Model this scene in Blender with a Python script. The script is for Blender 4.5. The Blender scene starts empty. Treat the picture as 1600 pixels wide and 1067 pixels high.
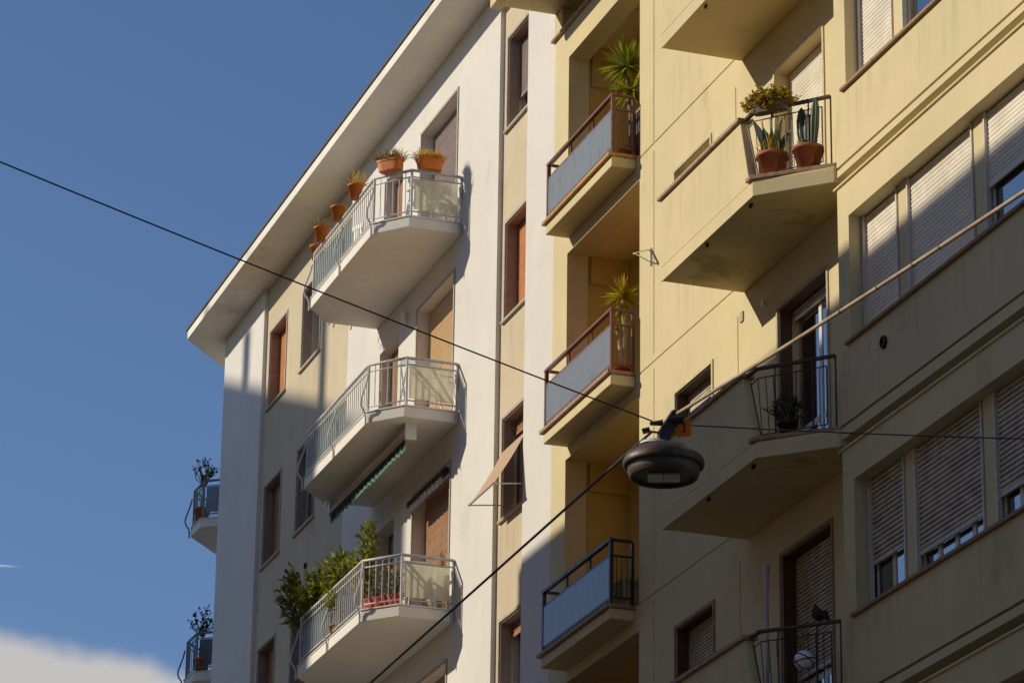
import bpy, math, random
from math import radians, sin, cos, pi, sqrt, atan2
from mathutils import Vector, Matrix

scene = bpy.context.scene
col = scene.collection
random.seed(7)

# ------------------------------------------------------------------ camera
cam_data = bpy.data.cameras.new('camera')
cam = bpy.data.objects.new('camera', cam_data)
col.objects.link(cam)
YAW, PITCH, ROLL, FPX = 0.32732343, 0.35631407, 0.01476622, 5530.478
h = Vector((-cos(YAW), sin(YAW), 0)); up = Vector((0, 0, 1)); r = h.cross(up)
fw = h * cos(PITCH) + up * sin(PITCH); u = r.cross(fw)
r2 = r * cos(ROLL) + u * sin(ROLL); u2 = -r * sin(ROLL) + u * cos(ROLL)
M = Matrix((r2, u2, -fw)).transposed().to_4x4()
M.translation = (0, -16.0, 1.65)
cam.matrix_world = M
cam_data.sensor_width = 36
cam_data.lens = 36 * FPX / 1600
cam_data.clip_start = 0.5
cam_data.clip_end = 5000
scene.camera = cam

# ------------------------------------------------------------------ light
SUN = Vector((-0.49, -1.0, 0.575)).normalized()          # towards the sun
SUN_EL = math.asin(SUN.z)
SUN_AZ = atan2(SUN.x, SUN.y)                             # clockwise from +Y
sl = bpy.data.lights.new('sun', 'SUN')
sl.energy = 3.75
sl.angle = radians(0.42)
sl.color = (1.0, 0.905, 0.72)
so = bpy.data.objects.new('sun', sl)
col.objects.link(so)
so.rotation_euler = (-SUN).to_track_quat('-Z', 'Y').to_euler()
so.location = (-60, -60, 60)

world = bpy.data.worlds.new('World')
scene.world = world
world.use_nodes = True
wn, wl = world.node_tree.nodes, world.node_tree.links
wn.clear()
w_out = wn.new('ShaderNodeOutputWorld')
w_bg = wn.new('ShaderNodeBackground')
w_bg.inputs['Strength'].default_value = 0.085
sky = wn.new('ShaderNodeTexSky')
sky.sky_type = 'NISHITA'
sky.sun_disc = False
sky.sun_elevation = SUN_EL
sky.sun_rotation = SUN_AZ
sky.air_density = 1.0
sky.dust_density = 0.2
sky.ozone_density = 4.0


def W(op, a, b=None, c=None):
    n = wn.new('ShaderNodeMath'); n.operation = op
    for i, v in enumerate((a, b, c)):
        if v is None: continue
        if isinstance(v, (int, float)): n.inputs[i].default_value = v
        else: wl.new(v, n.inputs[i])
    return n.outputs[0]


wtc = wn.new('ShaderNodeTexCoord')
wsep = wn.new('ShaderNodeSeparateXYZ')
wl.new(wtc.outputs['Generated'], wsep.inputs[0])
az = W('ARCTAN2', wsep.outputs[1], W('MULTIPLY', wsep.outputs[0], -1.0))    # 0 along -X, + towards +Y
el = W('ARCSINE', wsep.outputs[2])
wno = wn.new('ShaderNodeTexNoise'); wno.inputs['Scale'].default_value = 60; wno.inputs['Detail'].default_value = 5
wl.new(wtc.outputs['Generated'], wno.inputs['Vector'])
nz = W('SUBTRACT', wno.outputs[0], 0.5)


def ellipse(a0, e0, ra, re, soft, k):
    qa = W('DIVIDE', W('SUBTRACT', az, a0), ra)
    qe = W('DIVIDE', W('SUBTRACT', el, e0), re)
    d = W('SQRT', W('ADD', W('MULTIPLY', qa, qa), W('MULTIPLY', qe, qe)))
    d = W('ADD', d, W('MULTIPLY', nz, k))
    m = wn.new('ShaderNodeMapRange'); m.interpolation_type = 'SMOOTHSTEP'
    m.inputs['From Min'].default_value = 1 + soft; m.inputs['From Max'].default_value = 1 - soft
    wl.new(d, m.inputs['Value'])
    return m.outputs[0]


CLOUD = ellipse(0.165, 0.2185, 0.118, 0.0505, 0.075, 0.17)     # low cloud bank
CONTRAIL = ellipse(0.1775, 0.2880, 0.0052, 0.00030, 0.6, 0.5)
mx = wn.new('ShaderNodeMixRGB'); mx.inputs[2].default_value = (6.4, 6.25, 6.2, 1)
wl.new(CLOUD, mx.inputs[0]); wl.new(sky.outputs[0], mx.inputs[1])
mx2 = wn.new('ShaderNodeMixRGB'); mx2.inputs[2].default_value = (4.5, 5.6, 7.6, 1)
wl.new(W('MULTIPLY', CONTRAIL, 0.9), mx2.inputs[0]); wl.new(mx.outputs[0], mx2.inputs[1])
tint = wn.new('ShaderNodeMixRGB'); tint.blend_type = 'MULTIPLY'; tint.inputs[0].default_value = 1
tint.inputs[2].default_value = (1.0, 1.03, 1.13, 1)          # camera white balance on the sky
wl.new(sky.outputs[0], tint.inputs[1]); wl.new(tint.outputs[0], mx.inputs[1])
wl.new(mx2.outputs[0], w_bg.inputs['Color'])
wl.new(w_bg.outputs[0], w_out.inputs['Surface'])

scene.view_settings.view_transform = 'Standard'
scene.view_settings.look = 'None'
scene.view_settings.exposure = 0.0
scene.view_settings.gamma = 1.0


# ------------------------------------------------------------------ materials
class Mat:
    def __init__(s, name):
        s.m = bpy.data.materials.new(name); s.m.use_nodes = True
        s.n, s.l = s.m.node_tree.nodes, s.m.node_tree.links
        s.n.clear()
        s.out = s.n.new('ShaderNodeOutputMaterial')

    def new(s, t, **kw):
        n = s.n.new(t)
        for k, v in kw.items(): setattr(n, k, v)
        return n

    def set(s, sock, v):
        if hasattr(v, 'is_output') or isinstance(v, bpy.types.NodeSocket): s.l.new(v, sock)
        else: sock.default_value = v

    def math(s, op, a, b=0.0):
        n = s.new('ShaderNodeMath', operation=op); s.set(n.inputs[0], a); s.set(n.inputs[1], b); return n.outputs[0]

    def noise(s, vec, scale, detail=4, rough=.55):
        n = s.new('ShaderNodeTexNoise'); n.inputs['Scale'].default_value = scale
        n.inputs['Detail'].default_value = detail; n.inputs['Roughness'].default_value = rough
        s.l.new(vec, n.inputs['Vector']); return n.outputs[0]

    def ramp(s, v, a, b, lo=0.0, hi=1.0):
        n = s.new('ShaderNodeMapRange'); n.interpolation_type = 'SMOOTHSTEP'
        n.inputs['From Min'].default_value = a; n.inputs['From Max'].default_value = b
        n.inputs['To Min'].default_value = lo; n.inputs['To Max'].default_value = hi
        s.l.new(v, n.inputs['Value']); return n.outputs[0]

    def mix(s, f, a, b, blend='MIX'):
        n = s.new('ShaderNodeMixRGB', blend_type=blend)
        s.set(n.inputs[0], f); s.set(n.inputs[1], a if not isinstance(a, tuple) else a + (1,))
        s.set(n.inputs[2], b if not isinstance(b, tuple) else b + (1,)); return n.outputs[0]

    def pos(s): return s.new('ShaderNodeNewGeometry').outputs['Position']

    def scaled(s, vec, sc):
        n = s.new('ShaderNodeMapping'); n.inputs['Scale'].default_value = sc; s.l.new(vec, n.inputs['Vector']); return n.outputs[0]

    def principled(s, color, rough=.8, metal=0.0, bump=None, bstr=.3, bdist=.01, spec=.5):
        p = s.new('ShaderNodeBsdfPrincipled')
        s.set(p.inputs['Base Color'], color + (1,) if isinstance(color, tuple) else color)
        s.set(p.inputs['Roughness'], rough); p.inputs['Metallic'].default_value = metal
        p.inputs['Specular IOR Level'].default_value = spec
        if bump is not None:
            b = s.new('ShaderNodeBump'); b.inputs['Strength'].default_value = bstr; b.inputs['Distance'].default_value = bdist
            s.l.new(bump, b.inputs['Height']); s.l.new(b.outputs[0], p.inputs['Normal'])
        s.l.new(p.outputs[0], s.out.inputs[0]); return p


def plaster(name, c, stain=(.25, .21, .15), amount=.35, var=.10, streak=.25, rain=None):
    m = Mat(name); P = m.pos()
    big = m.noise(P, .45, 3); mid = m.noise(P, 2.3, 5); fine = m.noise(P, 38, 4, .65)
    grain = m.noise(P, 120, 2)
    col_ = m.mix(m.ramp(big, .3, .7), tuple(x * (1 - var) for x in c), tuple(min(1, x * (1 + var * .5)) for x in c))
    col_ = m.mix(m.ramp(mid, .35, .7, 0, .5), col_, tuple(x * (1 - var * .9) for x in c))
    col_ = m.mix(m.ramp(fine, .3, .75, 0, .28), col_, tuple(x * .86 for x in c))
    st = m.noise(m.scaled(P, (2.6, 2.6, .22)), 1.6, 5, .6)
    col_ = m.mix(m.ramp(st, .56, .8, 0, streak), col_, stain)
    pat = m.noise(m.scaled(P, (1, 1, .7)), .9, 6, .62)
    col_ = m.mix(m.ramp(pat, .57, .72, 0, amount), col_, stain)
    if rain is not None:                      # weathering under each floor line
        zz = m.new('ShaderNodeSeparateXYZ'); m.l.new(P, zz.inputs[0])
        ph = m.math('MODULO', m.math('SUBTRACT', zz.outputs[2], rain), 3.158)
        band = m.ramp(ph, 2.1, 3.15)
        sp = m.noise(m.scaled(P, (7, 7, .35)), 1.3, 4, .6)
        col_ = m.mix(m.math('MULTIPLY', band, m.ramp(sp, .48, .72, 0, .36)), col_, stain)
    bmp = m.math('ADD', m.math('MULTIPLY', fine, .7), m.math('ADD', m.math('MULTIPLY', grain, .4), m.math('MULTIPLY', mid, 2.2)))
    m.principled(col_, .9, bump=bmp, bstr=.35, bdist=.006, spec=.25)
    return m.m


def paint(name, c, rough=.5, metal=0.0, wear=.12, scale=9.0, dirt=None, bump=.15):
    m = Mat(name); P = m.pos()
    a = m.noise(P, scale, 5, .6); b = m.noise(P, scale * 6, 3, .6)
    k = m.mix(m.ramp(a, .3, .72), tuple(x * (1 - wear) for x in c), tuple(min(1, x * (1 + wear)) for x in c))
    k = m.mix(m.ramp(b, .55, .8, 0, .5), k, dirt or tuple(x * .6 for x in c))
    m.principled(k, m.ramp(a, .3, .7, rough * .85, min(1, rough * 1.15)), metal, bump=b, bstr=bump, bdist=.003)
    return m.m


def leafmat(name, dark, light, trans=.3, rough=.5):
    m = Mat(name)
    g = m.new('ShaderNodeNewGeometry')
    n = m.noise(g.outputs['Position'], 6, 3)
    f = m.math('ADD', m.math('MULTIPLY', g.outputs['Random Per Island'], .65), m.math('MULTIPLY', n, .4))
    c = m.mix(m.ramp(f, .15, .95), dark, light)
    p = m.principled(c, rough, spec=.4)
    t = m.new('ShaderNodeBsdfTranslucent'); m.l.new(c, t.inputs[0])
    s = m.new('ShaderNodeMixShader'); s.inputs[0].default_value = trans
    m.l.new(p.outputs[0], s.inputs[1]); m.l.new(t.outputs[0], s.inputs[2]); m.l.new(s.outputs[0], m.out.inputs[0])
    return m.m


def glassmat(name, tint=(.9, .95, .95), refl=(1, 1, 1), body=0.0):
    m = Mat(name)
    tr = m.new('ShaderNodeBsdfTransparent'); tr.inputs[0].default_value = tint + (1,)
    gl = m.new('ShaderNodeBsdfGlossy'); gl.inputs['Roughness'].default_value = .02
    gl.inputs[0].default_value = refl + (1,)
    w = m.noise(m.pos(), 1.7, 2)
    b = m.new('ShaderNodeBump'); b.inputs['Strength'].default_value = .08; b.inputs['Distance'].default_value = .02
    m.l.new(w, b.inputs['Height']); m.l.new(b.outputs[0], gl.inputs['Normal'])
    fr = m.new('ShaderNodeFresnel'); fr.inputs[0].default_value = 1.6
    s = m.new('ShaderNodeMixShader')
    m.l.new(m.math('ADD', m.math('MULTIPLY', fr.outputs[0], 2.6), .06), s.inputs[0])
    m.l.new(tr.outputs[0], s.inputs[1]); m.l.new(gl.outputs[0], s.inputs[2]); m.l.new(s.outputs[0], m.out.inputs[0])
    return m.m


def frosted(name, c, clear=.3, gloss=.18, streaks=.3, diff=.15):
    m = Mat(name); P = m.pos()
    n = m.noise(m.scaled(P, (4, 4, 1.2)), 2.2, 4)
    cc = m.mix(m.ramp(n, .4, .75, 0, streaks), c, tuple(x * .55 for x in c))
    tl = m.new('ShaderNodeBsdfTranslucent'); m.l.new(cc, tl.inputs[0])
    df = m.new('ShaderNodeBsdfDiffuse'); m.l.new(cc, df.inputs[0])
    tr = m.new('ShaderNodeBsdfTransparent'); m.l.new(cc, tr.inputs[0])
    gl = m.new('ShaderNodeBsdfGlossy'); gl.inputs['Roughness'].default_value = .18
    s0 = m.new('ShaderNodeMixShader'); s0.inputs[0].default_value = diff
    m.l.new(tl.outputs[0], s0.inputs[1]); m.l.new(df.outputs[0], s0.inputs[2])
    s1 = m.new('ShaderNodeMixShader'); s1.inputs[0].default_value = clear
    m.l.new(s0.outputs[0], s1.inputs[1]); m.l.new(tr.outputs[0], s1.inputs[2])
    fr = m.new('ShaderNodeFresnel'); fr.inputs[0].default_value = 1.45
    s2 = m.new('ShaderNodeMixShader')
    m.l.new(m.math('ADD', m.math('MULTIPLY', fr.outputs[0], .75), gloss * .3), s2.inputs[0])
    m.l.new(s1.outputs[0], s2.inputs[1]); m.l.new(gl.outputs[0], s2.inputs[2]); m.l.new(s2.outputs[0], m.out.inputs[0])
    return m.m


WHITE = plaster('white_plaster', (.765, .725, .665), stain=(.42, .38, .32), amount=.24, var=.07, streak=.26)
BEIGE = plaster('beige_plaster', (.65, .54, .375), stain=(.36, .28, .19), amount=.3, var=.1, streak=.28, rain=1.65)
YELLOW = plaster('yellow_plaster', (.72, .605, .355), stain=(.40, .34, .18), amount=.45, var=.08, streak=.28, rain=9.24)
YELLOWSHADE = plaster('shaded_yellow_plaster', (.62, .43, .13), stain=(.24, .16, .07), amount=.2, var=.08, streak=.2)  # yellow loggia paint deepened to ochre for the shade inside
SOFFIT = plaster('soffit_plaster_lifted', (.80, .64, .33), stain=(.2, .15, .08), amount=.55, var=.14, streak=.1)  # yellow wall paint made brighter in place of missing bounced light
WSOFFIT = plaster('white_slab_plaster_lifted', (.88, .83, .74), stain=(.42, .35, .26), amount=.42, var=.09, streak=.15)  # white plaster lifted to brighten undersides where bounced light falls short
CONCRETE = plaster('old_concrete', (.40, .38, .34), stain=(.2, .18, .15), amount=.4, var=.14, streak=.4)
ASPHALT = plaster('asphalt', (.055, .055, .057), stain=(.03, .03, .03), amount=.3, var=.2)
PAVING = plaster('paving', (.15, .13, .11), stain=(.16, .15, .13), amount=.3, var=.15)
OPP = plaster('warm_bounce_plaster', (.42, .27, .16), stain=(.3, .25, .2), amount=.3)  # warm colour picked for its bounce onto shaded walls; these fronts are unseen
DARKROOM = paint('dark_room', (.035, .03, .027), .95)  # near-black colour stands for the unlit rooms behind the openings
ROOFTILE = paint('dark_roof_edge', (.09, .07, .055), .8)
GREYRAIL = paint('pale_grey_rail', (.58, .58, .55), .45, wear=.15, dirt=(.38, .36, .32))
BROWNRAIL = paint('red_brown_rail', (.20, .062, .028), .4, wear=.3, scale=14)
DARKRAIL = paint('dark_brown_rail', (.075, .032, .022), .45, wear=.3)
SHADERAIL = paint('shaded_brown_rail', (.030, .024, .024), .4, wear=.3)  # brown rail colour darkened to stand for shade on the lower loggias
BLUERAIL = paint('blue_grey_rail', (.13, .19, .24), .45, wear=.2)
TILE = paint('clay_tile_edge', (.38, .24, .15), .7, wear=.3, scale=12, dirt=(.25, .17, .11))
OCHTILE = paint('ochre_tile_edge', (.50, .27, .08), .7, wear=.25, scale=12, dirt=(.33, .2, .1))
COPING = paint('brown_coping', (.40, .29, .17), .75, wear=.3, scale=10, dirt=(.36, .27, .18))
DARKJAMB = paint('dark_brown_lining', (.10, .055, .03), .7, wear=.25)
JAMB = paint('brown_stone_lining', (.34, .25, .20), .8, wear=.15)
TRIM = paint('pale_yellow_trim', (.62, .52, .30), .8, wear=.15, dirt=(.40, .30, .15))
SILL = paint('brown_sill', (.32, .195, .095), .75, wear=.25, scale=8, dirt=(.3, .2, .12))
STONE = paint('pale_stone_trim', (.46, .40, .31), .8, wear=.15, dirt=(.3, .26, .2))
SH_WHITE = paint('cream_shutter', (.78, .70, .57), .5, wear=.09, scale=3, dirt=(.5, .44, .36))
SH_GREY = paint('weathered_shutter', (.60, .53, .42), .6, wear=.22, scale=5, dirt=(.27, .22, .16), bump=.25)
SH_MAUVE = paint('mauve_shutter', (.24, .17, .155), .55, wear=.12)
SH_ORANGE = paint('orange_shutter', (.60, .23, .07), .55, wear=.12)
SH_TAN = paint('tan_shutter', (.56, .35, .16), .55, wear=.1)
SH_BROWN = paint('brown_shutter', (.36, .18, .085), .55, wear=.15)
WOOD = paint('dark_wood', (.10, .05, .027), .5, wear=.3)
PVC = paint('white_frame', (.72, .73, .74), .35, wear=.05)
PINKMETAL = paint('pinkish_guide', (.66, .60, .54), .5, wear=.1)
GLASS = glassmat('window_glass', (.75, .8, .82))
FROST = frosted('frosted_glass_cream', (.95, .94, .82), .32, .1, .35)
FROSTC = frosted('clearer_glass_blue', (.72, .76, .74), .40, .30, .3, .34)
FROSTG = frosted('frosted_glass_green', (.62, .70, .66), .5, .2, .25)
FROSTB = frosted('frosted_glass_blue', (.70, .74, .72), .22, .30, .4, .34)
FROSTD = frosted('smoked_glass', (.26, .30, .32), .35, .3, .3)
TERRA = paint('terracotta', (.42, .13, .05), .75, wear=.2, scale=11, dirt=(.4, .22, .13))
ORANGEPOT = paint('orange_plastic', (.66, .17, .012), .55, wear=.12, dirt=(.45, .13, .03))
REDPOT = paint('red_plastic', (.50, .045, .02), .45, wear=.12)
SOIL = paint('soil', (.05, .035, .022), .95, wear=.3)
BARK = paint('bark', (.22, .17, .12), .9, wear=.35, scale=18, bump=.6)
PALEBARK = paint('pale_bark', (.42, .36, .25), .9, wear=.3, scale=18, bump=.5)
L_OLEANDER = leafmat('oleander_leaves', (.11, .14, .012), (.44, .44, .05), .45)
L_YUCCA = leafmat('yucca_leaves', (.16, .19, .012), (.48, .46, .04), .4)
L_YUCCAY = leafmat('yellow_yucca_leaves', (.26, .22, .015), (.64, .48, .04), .4)
L_DRY = leafmat('dry_grass', (.50, .32, .03), (.88, .60, .09), .35)
L_DRYPALE = leafmat('pale_dry_grass', (.30, .20, .07), (.50, .36, .14), .35)
L_SHRUB = leafmat('yellowing_leaves', (.28, .20, .015), (.78, .55, .05), .4)
L_DARK = leafmat('dark_leaves', (.018, .03, .012), (.06, .09, .03), .2)
L_AGAVE = leafmat('agave_blades', (.10, .14, .11), (.28, .33, .26), .05)
L_CACT = leafmat('cactus_skin', (.045, .075, .03), (.10, .14, .06), .0)
FLOWER = leafmat('yellow_flowers', (.5, .30, .02), (.62, .44, .03), .3)
PLASTIC = paint('white_plastic', (.74, .74, .71), .4, wear=.04)
GREENCLOTH = paint('green_awning_cloth', (.004, .020, .014), .85, wear=.2)
GREENEDGE = paint('pale_green_trim', (.10, .26, .15), .85, wear=.2)
BROWNCLOTH = paint('brown_awning_cloth', (.017, .009, .006), .85, wear=.25)
TANCLOTH = paint('tan_awning_cloth', (.50, .335, .21), .85, wear=.08, scale=4)
STEEL = paint('galvanised_steel', (.42, .42, .42), .4, .6, wear=.2)
LAMPBODY = paint('lamp_housing', (.060, .037, .023), .5, wear=.35, scale=7, dirt=(.13, .10, .075))
LAMPDARK = paint('lamp_underside', (.018, .016, .015), .4, wear=.3)
LAMPLENS = paint('lamp_lens', (.60, .56, .47), .4, wear=.08)
BLACKMETAL = paint('black_metal', (.022, .015, .011), .65, wear=.3)
ORANGEPLATE = paint('orange_plate', (.95, .19, .006), .5, wear=.06)
CABLE = paint('black_cable', (.022, .018, .018), .6, wear=.2)
CABLETAN = paint('tan_cable_sheath', (.42, .31, .20), .7, wear=.25, scale=5, dirt=(.3, .22, .15))
SILVER = paint('silver_foil', (.75, .76, .82), .18, .9, wear=.1)
GOLD = paint('gold_foil', (.55, .42, .14), .35, .7, wear=.2)
POLEM = paint('greyish_pole', (.52, .46, .45), .45, wear=.1)
BALLM = paint('white_ball', (.85, .87, .95), .15, wear=.12, scale=14, dirt=(.6, .62, .75))
CARD = paint('buff_box', (.46, .38, .22), .8)
CURTAIN = paint('pale_curtain', (.42, .43, .46), .9, wear=.12)


# ------------------------------------------------------------------ mesh helpers
class MB:
    def __init__(s): s.v, s.f, s.sm = [], [], []

    def add(s, vs, fs, smooth=False):
        o = len(s.v); s.v += [tuple(v) for v in vs]
        for f in fs: s.f.append(tuple(i + o for i in f)); s.sm.append(smooth)
        return s

    def quad(s, a, b, c, d): return s.add([a, b, c, d], [(0, 1, 2, 3)])

    def box(s, x0, x1, y0, y1, z0, z1):
        return s.add([(x0, y0, z0), (x1, y0, z0), (x1, y1, z0), (x0, y1, z0), (x0, y0, z1), (x1, y0, z1), (x1, y1, z1), (x0, y1, z1)],
                     [(0, 3, 2, 1), (4, 5, 6, 7), (0, 1, 5, 4), (1, 2, 6, 5), (2, 3, 7, 6), (3, 0, 4, 7)])

    def bar(s, a, b, w, hgt, upv=(0, 0, 1)):
        a, b = Vector(a), Vector(b); d = (b - a).normalized(); sd = d.cross(Vector(upv))
        if sd.length < 1e-4: sd = d.cross(Vector((0, 1, 0)))
        sd.normalize(); uu = sd.cross(d)
        q = [sd * (i * w / 2) + uu * (j * hgt / 2) for i, j in ((-1, -1), (1, -1), (1, 1), (-1, 1))]
        return s.add([a + k for k in q] + [b + k for k in q],
                     [(3, 2, 1, 0), (4, 5, 6, 7), (0, 1, 5, 4), (1, 2, 6, 5), (2, 3, 7, 6), (3, 0, 4, 7)])

    def prism(s, poly, z0, z1):
        n = len(poly)
        return s.add([(x, y, z0) for x, y in poly] + [(x, y, z1) for x, y in poly],
                     [tuple(range(n))[::-1], tuple(range(n, 2 * n))] + [(i, (i + 1) % n, n + (i + 1) % n, n + i) for i in range(n)])

    def prism_xz(s, poly, y0, y1):
        n = len(poly)
        return s.add([(x, y0, z) for x, z in poly] + [(x, y1, z) for x, z in poly],
                     [tuple(range(n)), tuple(range(n, 2 * n))[::-1]] + [(i, (i + 1) % n, n + (i + 1) % n, n + i)[::-1] for i in range(n)])

    def tube(s, pts, rad, n=6, caps=True):
        pts = [Vector(p) for p in pts]; rad = rad if isinstance(rad, (list, tuple)) else [rad] * len(pts)
        rings = []; prev = None
        for i, p in enumerate(pts):
            d = (pts[min(i + 1, len(pts) - 1)] - pts[max(i - 1, 0)]).normalized()
            a = d.cross(Vector((0, 0, 1)) if abs(d.z) < .95 else Vector((0, 1, 0))).normalized() if prev is None else (prev - d * prev.dot(d)).normalized()
            prev = a; b = d.cross(a)
            rings.append([p + (a * cos(2 * pi * k / n) + b * sin(2 * pi * k / n)) * rad[i] for k in range(n)])
        vs = [v for rg in rings for v in rg]; fs = []
        for i in range(len(pts) - 1):
            for k in range(n): fs.append((i * n + k, i * n + (k + 1) % n, (i + 1) * n + (k + 1) % n, (i + 1) * n + k))
        s.add(vs, fs, True)
        if caps: s.add(rings[0], [tuple(range(n))[::-1]]); s.add(rings[-1], [tuple(range(n))])
        return s

    def lathe(s, prof, n=24, c=(0, 0, 0), smooth=True, sx=1.0, sy=1.0):
        vs, fs = [], []
        for rr, z in prof:
            for k in range(n): vs.append((c[0] + rr * cos(2 * pi * k / n) * sx, c[1] + rr * sin(2 * pi * k / n) * sy, c[2] + z))
        for i in range(len(prof) - 1):
            for k in range(n): fs.append((i * n + k, i * n + (k + 1) % n, (i + 1) * n + (k + 1) % n, (i + 1) * n + k))
        return s.add(vs, fs, smooth)

    def leaf(s, base, d, length, width, bend=.0, seg=2):
        base, d = Vector(base), Vector(d).normalized()
        sd = d.cross(Vector((0, 0, 1)))
        if sd.length < 1e-3: sd = Vector((1, 0, 0))
        sd.normalize(); a = random.uniform(-.8, .8); nn = sd.cross(d); sd = sd * cos(a) + nn * sin(a)
        vs = []; p = base.copy(); dd = d.copy(); step = length / seg
        ws = [.35, 1, .0] if seg == 2 else [.7, 1, .75, 0]
        for i in range(seg + 1):
            wv = sd * width * .5 * ws[i]
            if ws[i] == 0: vs.append(p.copy())
            else: vs += [p - wv, p + wv]
            dd = (dd + Vector((0, 0, -bend))).normalized(); p = p + dd * step
        fs = []
        for i in range(seg):
            if i == seg - 1: fs.append((2 * i, 2 * i + 1, 2 * i + 2))
            else: fs.append((2 * i, 2 * i + 1, 2 * i + 3, 2 * i + 2))
        return s.add(vs, fs, True)

    def field(s, x0, x1, z0, z1, y, regions, edge=(None, None)):
        """wall face at depth y with rectangular recesses (xa, xb, za, zb, depth, closed)"""
        xs = sorted({x0, x1, *[min(max(q, x0), x1) for g in regions for q in g[:2]]})
        zs = sorted({z0, z1, *[min(max(q, z0), z1) for g in regions for q in g[2:4]]})
        def cell(i, j):
            if i < 0: return (edge[0], True) if edge[0] is not None else None
            if i >= len(xs) - 1: return (edge[1], True) if edge[1] is not None else None
            if j < 0 or j >= len(zs) - 1: return None
            cx, cz = (xs[i] + xs[i + 1]) / 2, (zs[j] + zs[j + 1]) / 2
            best = (0.0, True)
            for g in regions:
                if g[0] < cx < g[1] and g[2] < cz < g[3] and g[4] > best[0]: best = (g[4], g[5])
            return best
        for i in range(len(xs) - 1):
            for j in range(len(zs) - 1):
                d, closed = cell(i, j)
                if closed: s.quad((xs[i], y + d, zs[j]), (xs[i + 1], y + d, zs[j]), (xs[i + 1], y + d, zs[j + 1]), (xs[i], y + d, zs[j + 1]))
        for i in range(len(xs)):
            for j in range(len(zs) - 1):
                a, b = cell(i - 1, j), cell(i, j)
                if a and b and a[0] != b[0]:
                    x = xs[i]; s.quad((x, y + a[0], zs[j]), (x, y + b[0], zs[j]), (x, y + b[0], zs[j + 1]), (x, y + a[0], zs[j + 1]))
        for j in range(1, len(zs) - 1):
            for i in range(len(xs) - 1):
                a, b = cell(i, j - 1), cell(i, j)
                if a[0] != b[0]:
                    z = zs[j]; s.quad((xs[i], y + a[0], z), (xs[i + 1], y + a[0], z), (xs[i + 1], y + b[0], z), (xs[i], y + b[0], z))
        return s

    def mesh(s, name, mat):
        me = bpy.data.meshes.new(name); me.from_pydata(s.v, [], s.f); me.materials.append(mat)
        me.polygons.foreach_set('use_smooth', s.sm); me.update(); return me


def obj(name, mb, mat, parent=None, loc=(0, 0, 0), rz=0.0, label=None):
    me = mb.mesh(name, mat) if isinstance(mb, MB) else mb
    o = bpy.data.objects.new(name, me); col.objects.link(o)
    o.location = loc; o.rotation_euler = (0, 0, rz)
    if parent: o.parent = parent
    if name in ('balcony', 'parapet', 'coping', 'slab_edge', 'eave', 'sill', 'pilaster', 'moulding', 'attic_wall') and parent:
        bv = o.modifiers.new('edge', 'BEVEL'); bv.width = .007 if name in ('sill', 'slab_edge', 'coping') else .012; bv.segments = 2; bv.limit_method = 'ANGLE'
    if label: o['label'] = label
    return o


def tag(o, label, cat, group=None):
    o['label'] = label; o['category'] = cat
    if group: o['group'] = group
    return o


def thing(name, label, cat, loc=(0, 0, 0), rz=0.0, group=None):
    o = bpy.data.objects.new(name, None); col.objects.link(o); o.location = loc; o.rotation_euler = (0, 0, rz)
    o.empty_display_size = .3
    return tag(o, label, cat, group)


def struct(name, mb, mat):
    o = obj(name, mb, mat); o['kind'] = 'structure'; return o


def copy_tree(o, parent):
    c = o.copy(); col.objects.link(c); c.parent = parent
    for ch in o.children: copy_tree(ch, c)
    return c


# ------------------------------------------------------------------ ground and street
struct('ground', MB().quad((-900, -900, -.02), (900, -900, -.02), (900, 900, -.02), (-900, 900, -.02)), PAVING)
struct('road', MB().quad((-300, -14.6, 0), (200, -14.6, 0), (200, -3.0, 0), (-300, -3.0, 0)), ASPHALT)
struct('pavement', MB().box(-66, 60, -3.0, 0.6, -.01, .14).box(-120, 60, -19.4, -14.6, -.01, .14), PAVING)

# ------------------------------------------------------------------ the far side of the street (behind the camera, casts the shadows)
YO = -19.0
K = 0.49


def skew_block(mb, xa, xb, d, z1, z0=0.0):
    mb.prism([(xa, YO), (xb, YO), (xb - K * d, YO - d), (xa - K * d, YO - d)][::-1], z0, z1)


o = thing('apartment_building', 'long flat roofed block across the street, behind the viewer', 'building', (-43, YO, 0))
b = MB(); skew_block(b, -56.25, -30.0, 12, 27.52); obj('wall', MB().add([(x + 43, y - YO, z) for x, y, z in b.v], b.f), OPP, o)
o = thing('apartment_building', 'unseen block added behind the viewer to hold back sky and bounce warm light', 'building', (0, YO, 0))  # added out of frame: blocks sky fill and gives warm bounce
obj('wall', MB().box(-21.5, 50, -12, 0, 0, 26), OPP, o)
o = thing('apartment_building', 'tall gabled block across the street beyond the viewer with chimneys', 'building', (-75, YO, 0))
YL = -42.0
def from_shadow(x, z, y=YL): return (x + K * y + 75, z - .575 * y)
b = MB()
pts = [(-56.2, -30), (-56.2, 18.0), (-52.4, 18.0), (-52.4, 20.4), (-55, 21.4), (-58, 22.85), (-66, 25.95), (-72, 23), (-80, 21), (-80, -30)]
pts = [from_shadow(*p) for p in pts]; pts[0] = (pts[0][0], 0); pts[-1] = (pts[-1][0], 0)
n_ = len(pts)
b.add([(x, YL - YO, z) for x, z in pts] + [(x - K * 8, YL - YO - 8, z) for x, z in pts],
      [tuple(range(n_)), tuple(range(n_, 2 * n_))[::-1]] + [(i, (i + 1) % n_, n_ + (i + 1) % n_, n_ + i) for i in range(n_)])
obj('wall', b, OPP, o)
x_, z_ = from_shadow(-58.12, 22.8); obj('chimney', MB().box(x_ - .16, x_ + .16, YL - YO - .4, YL - YO - .1, z_ - .3, z_ + 2.8), OPP, o)
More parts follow.
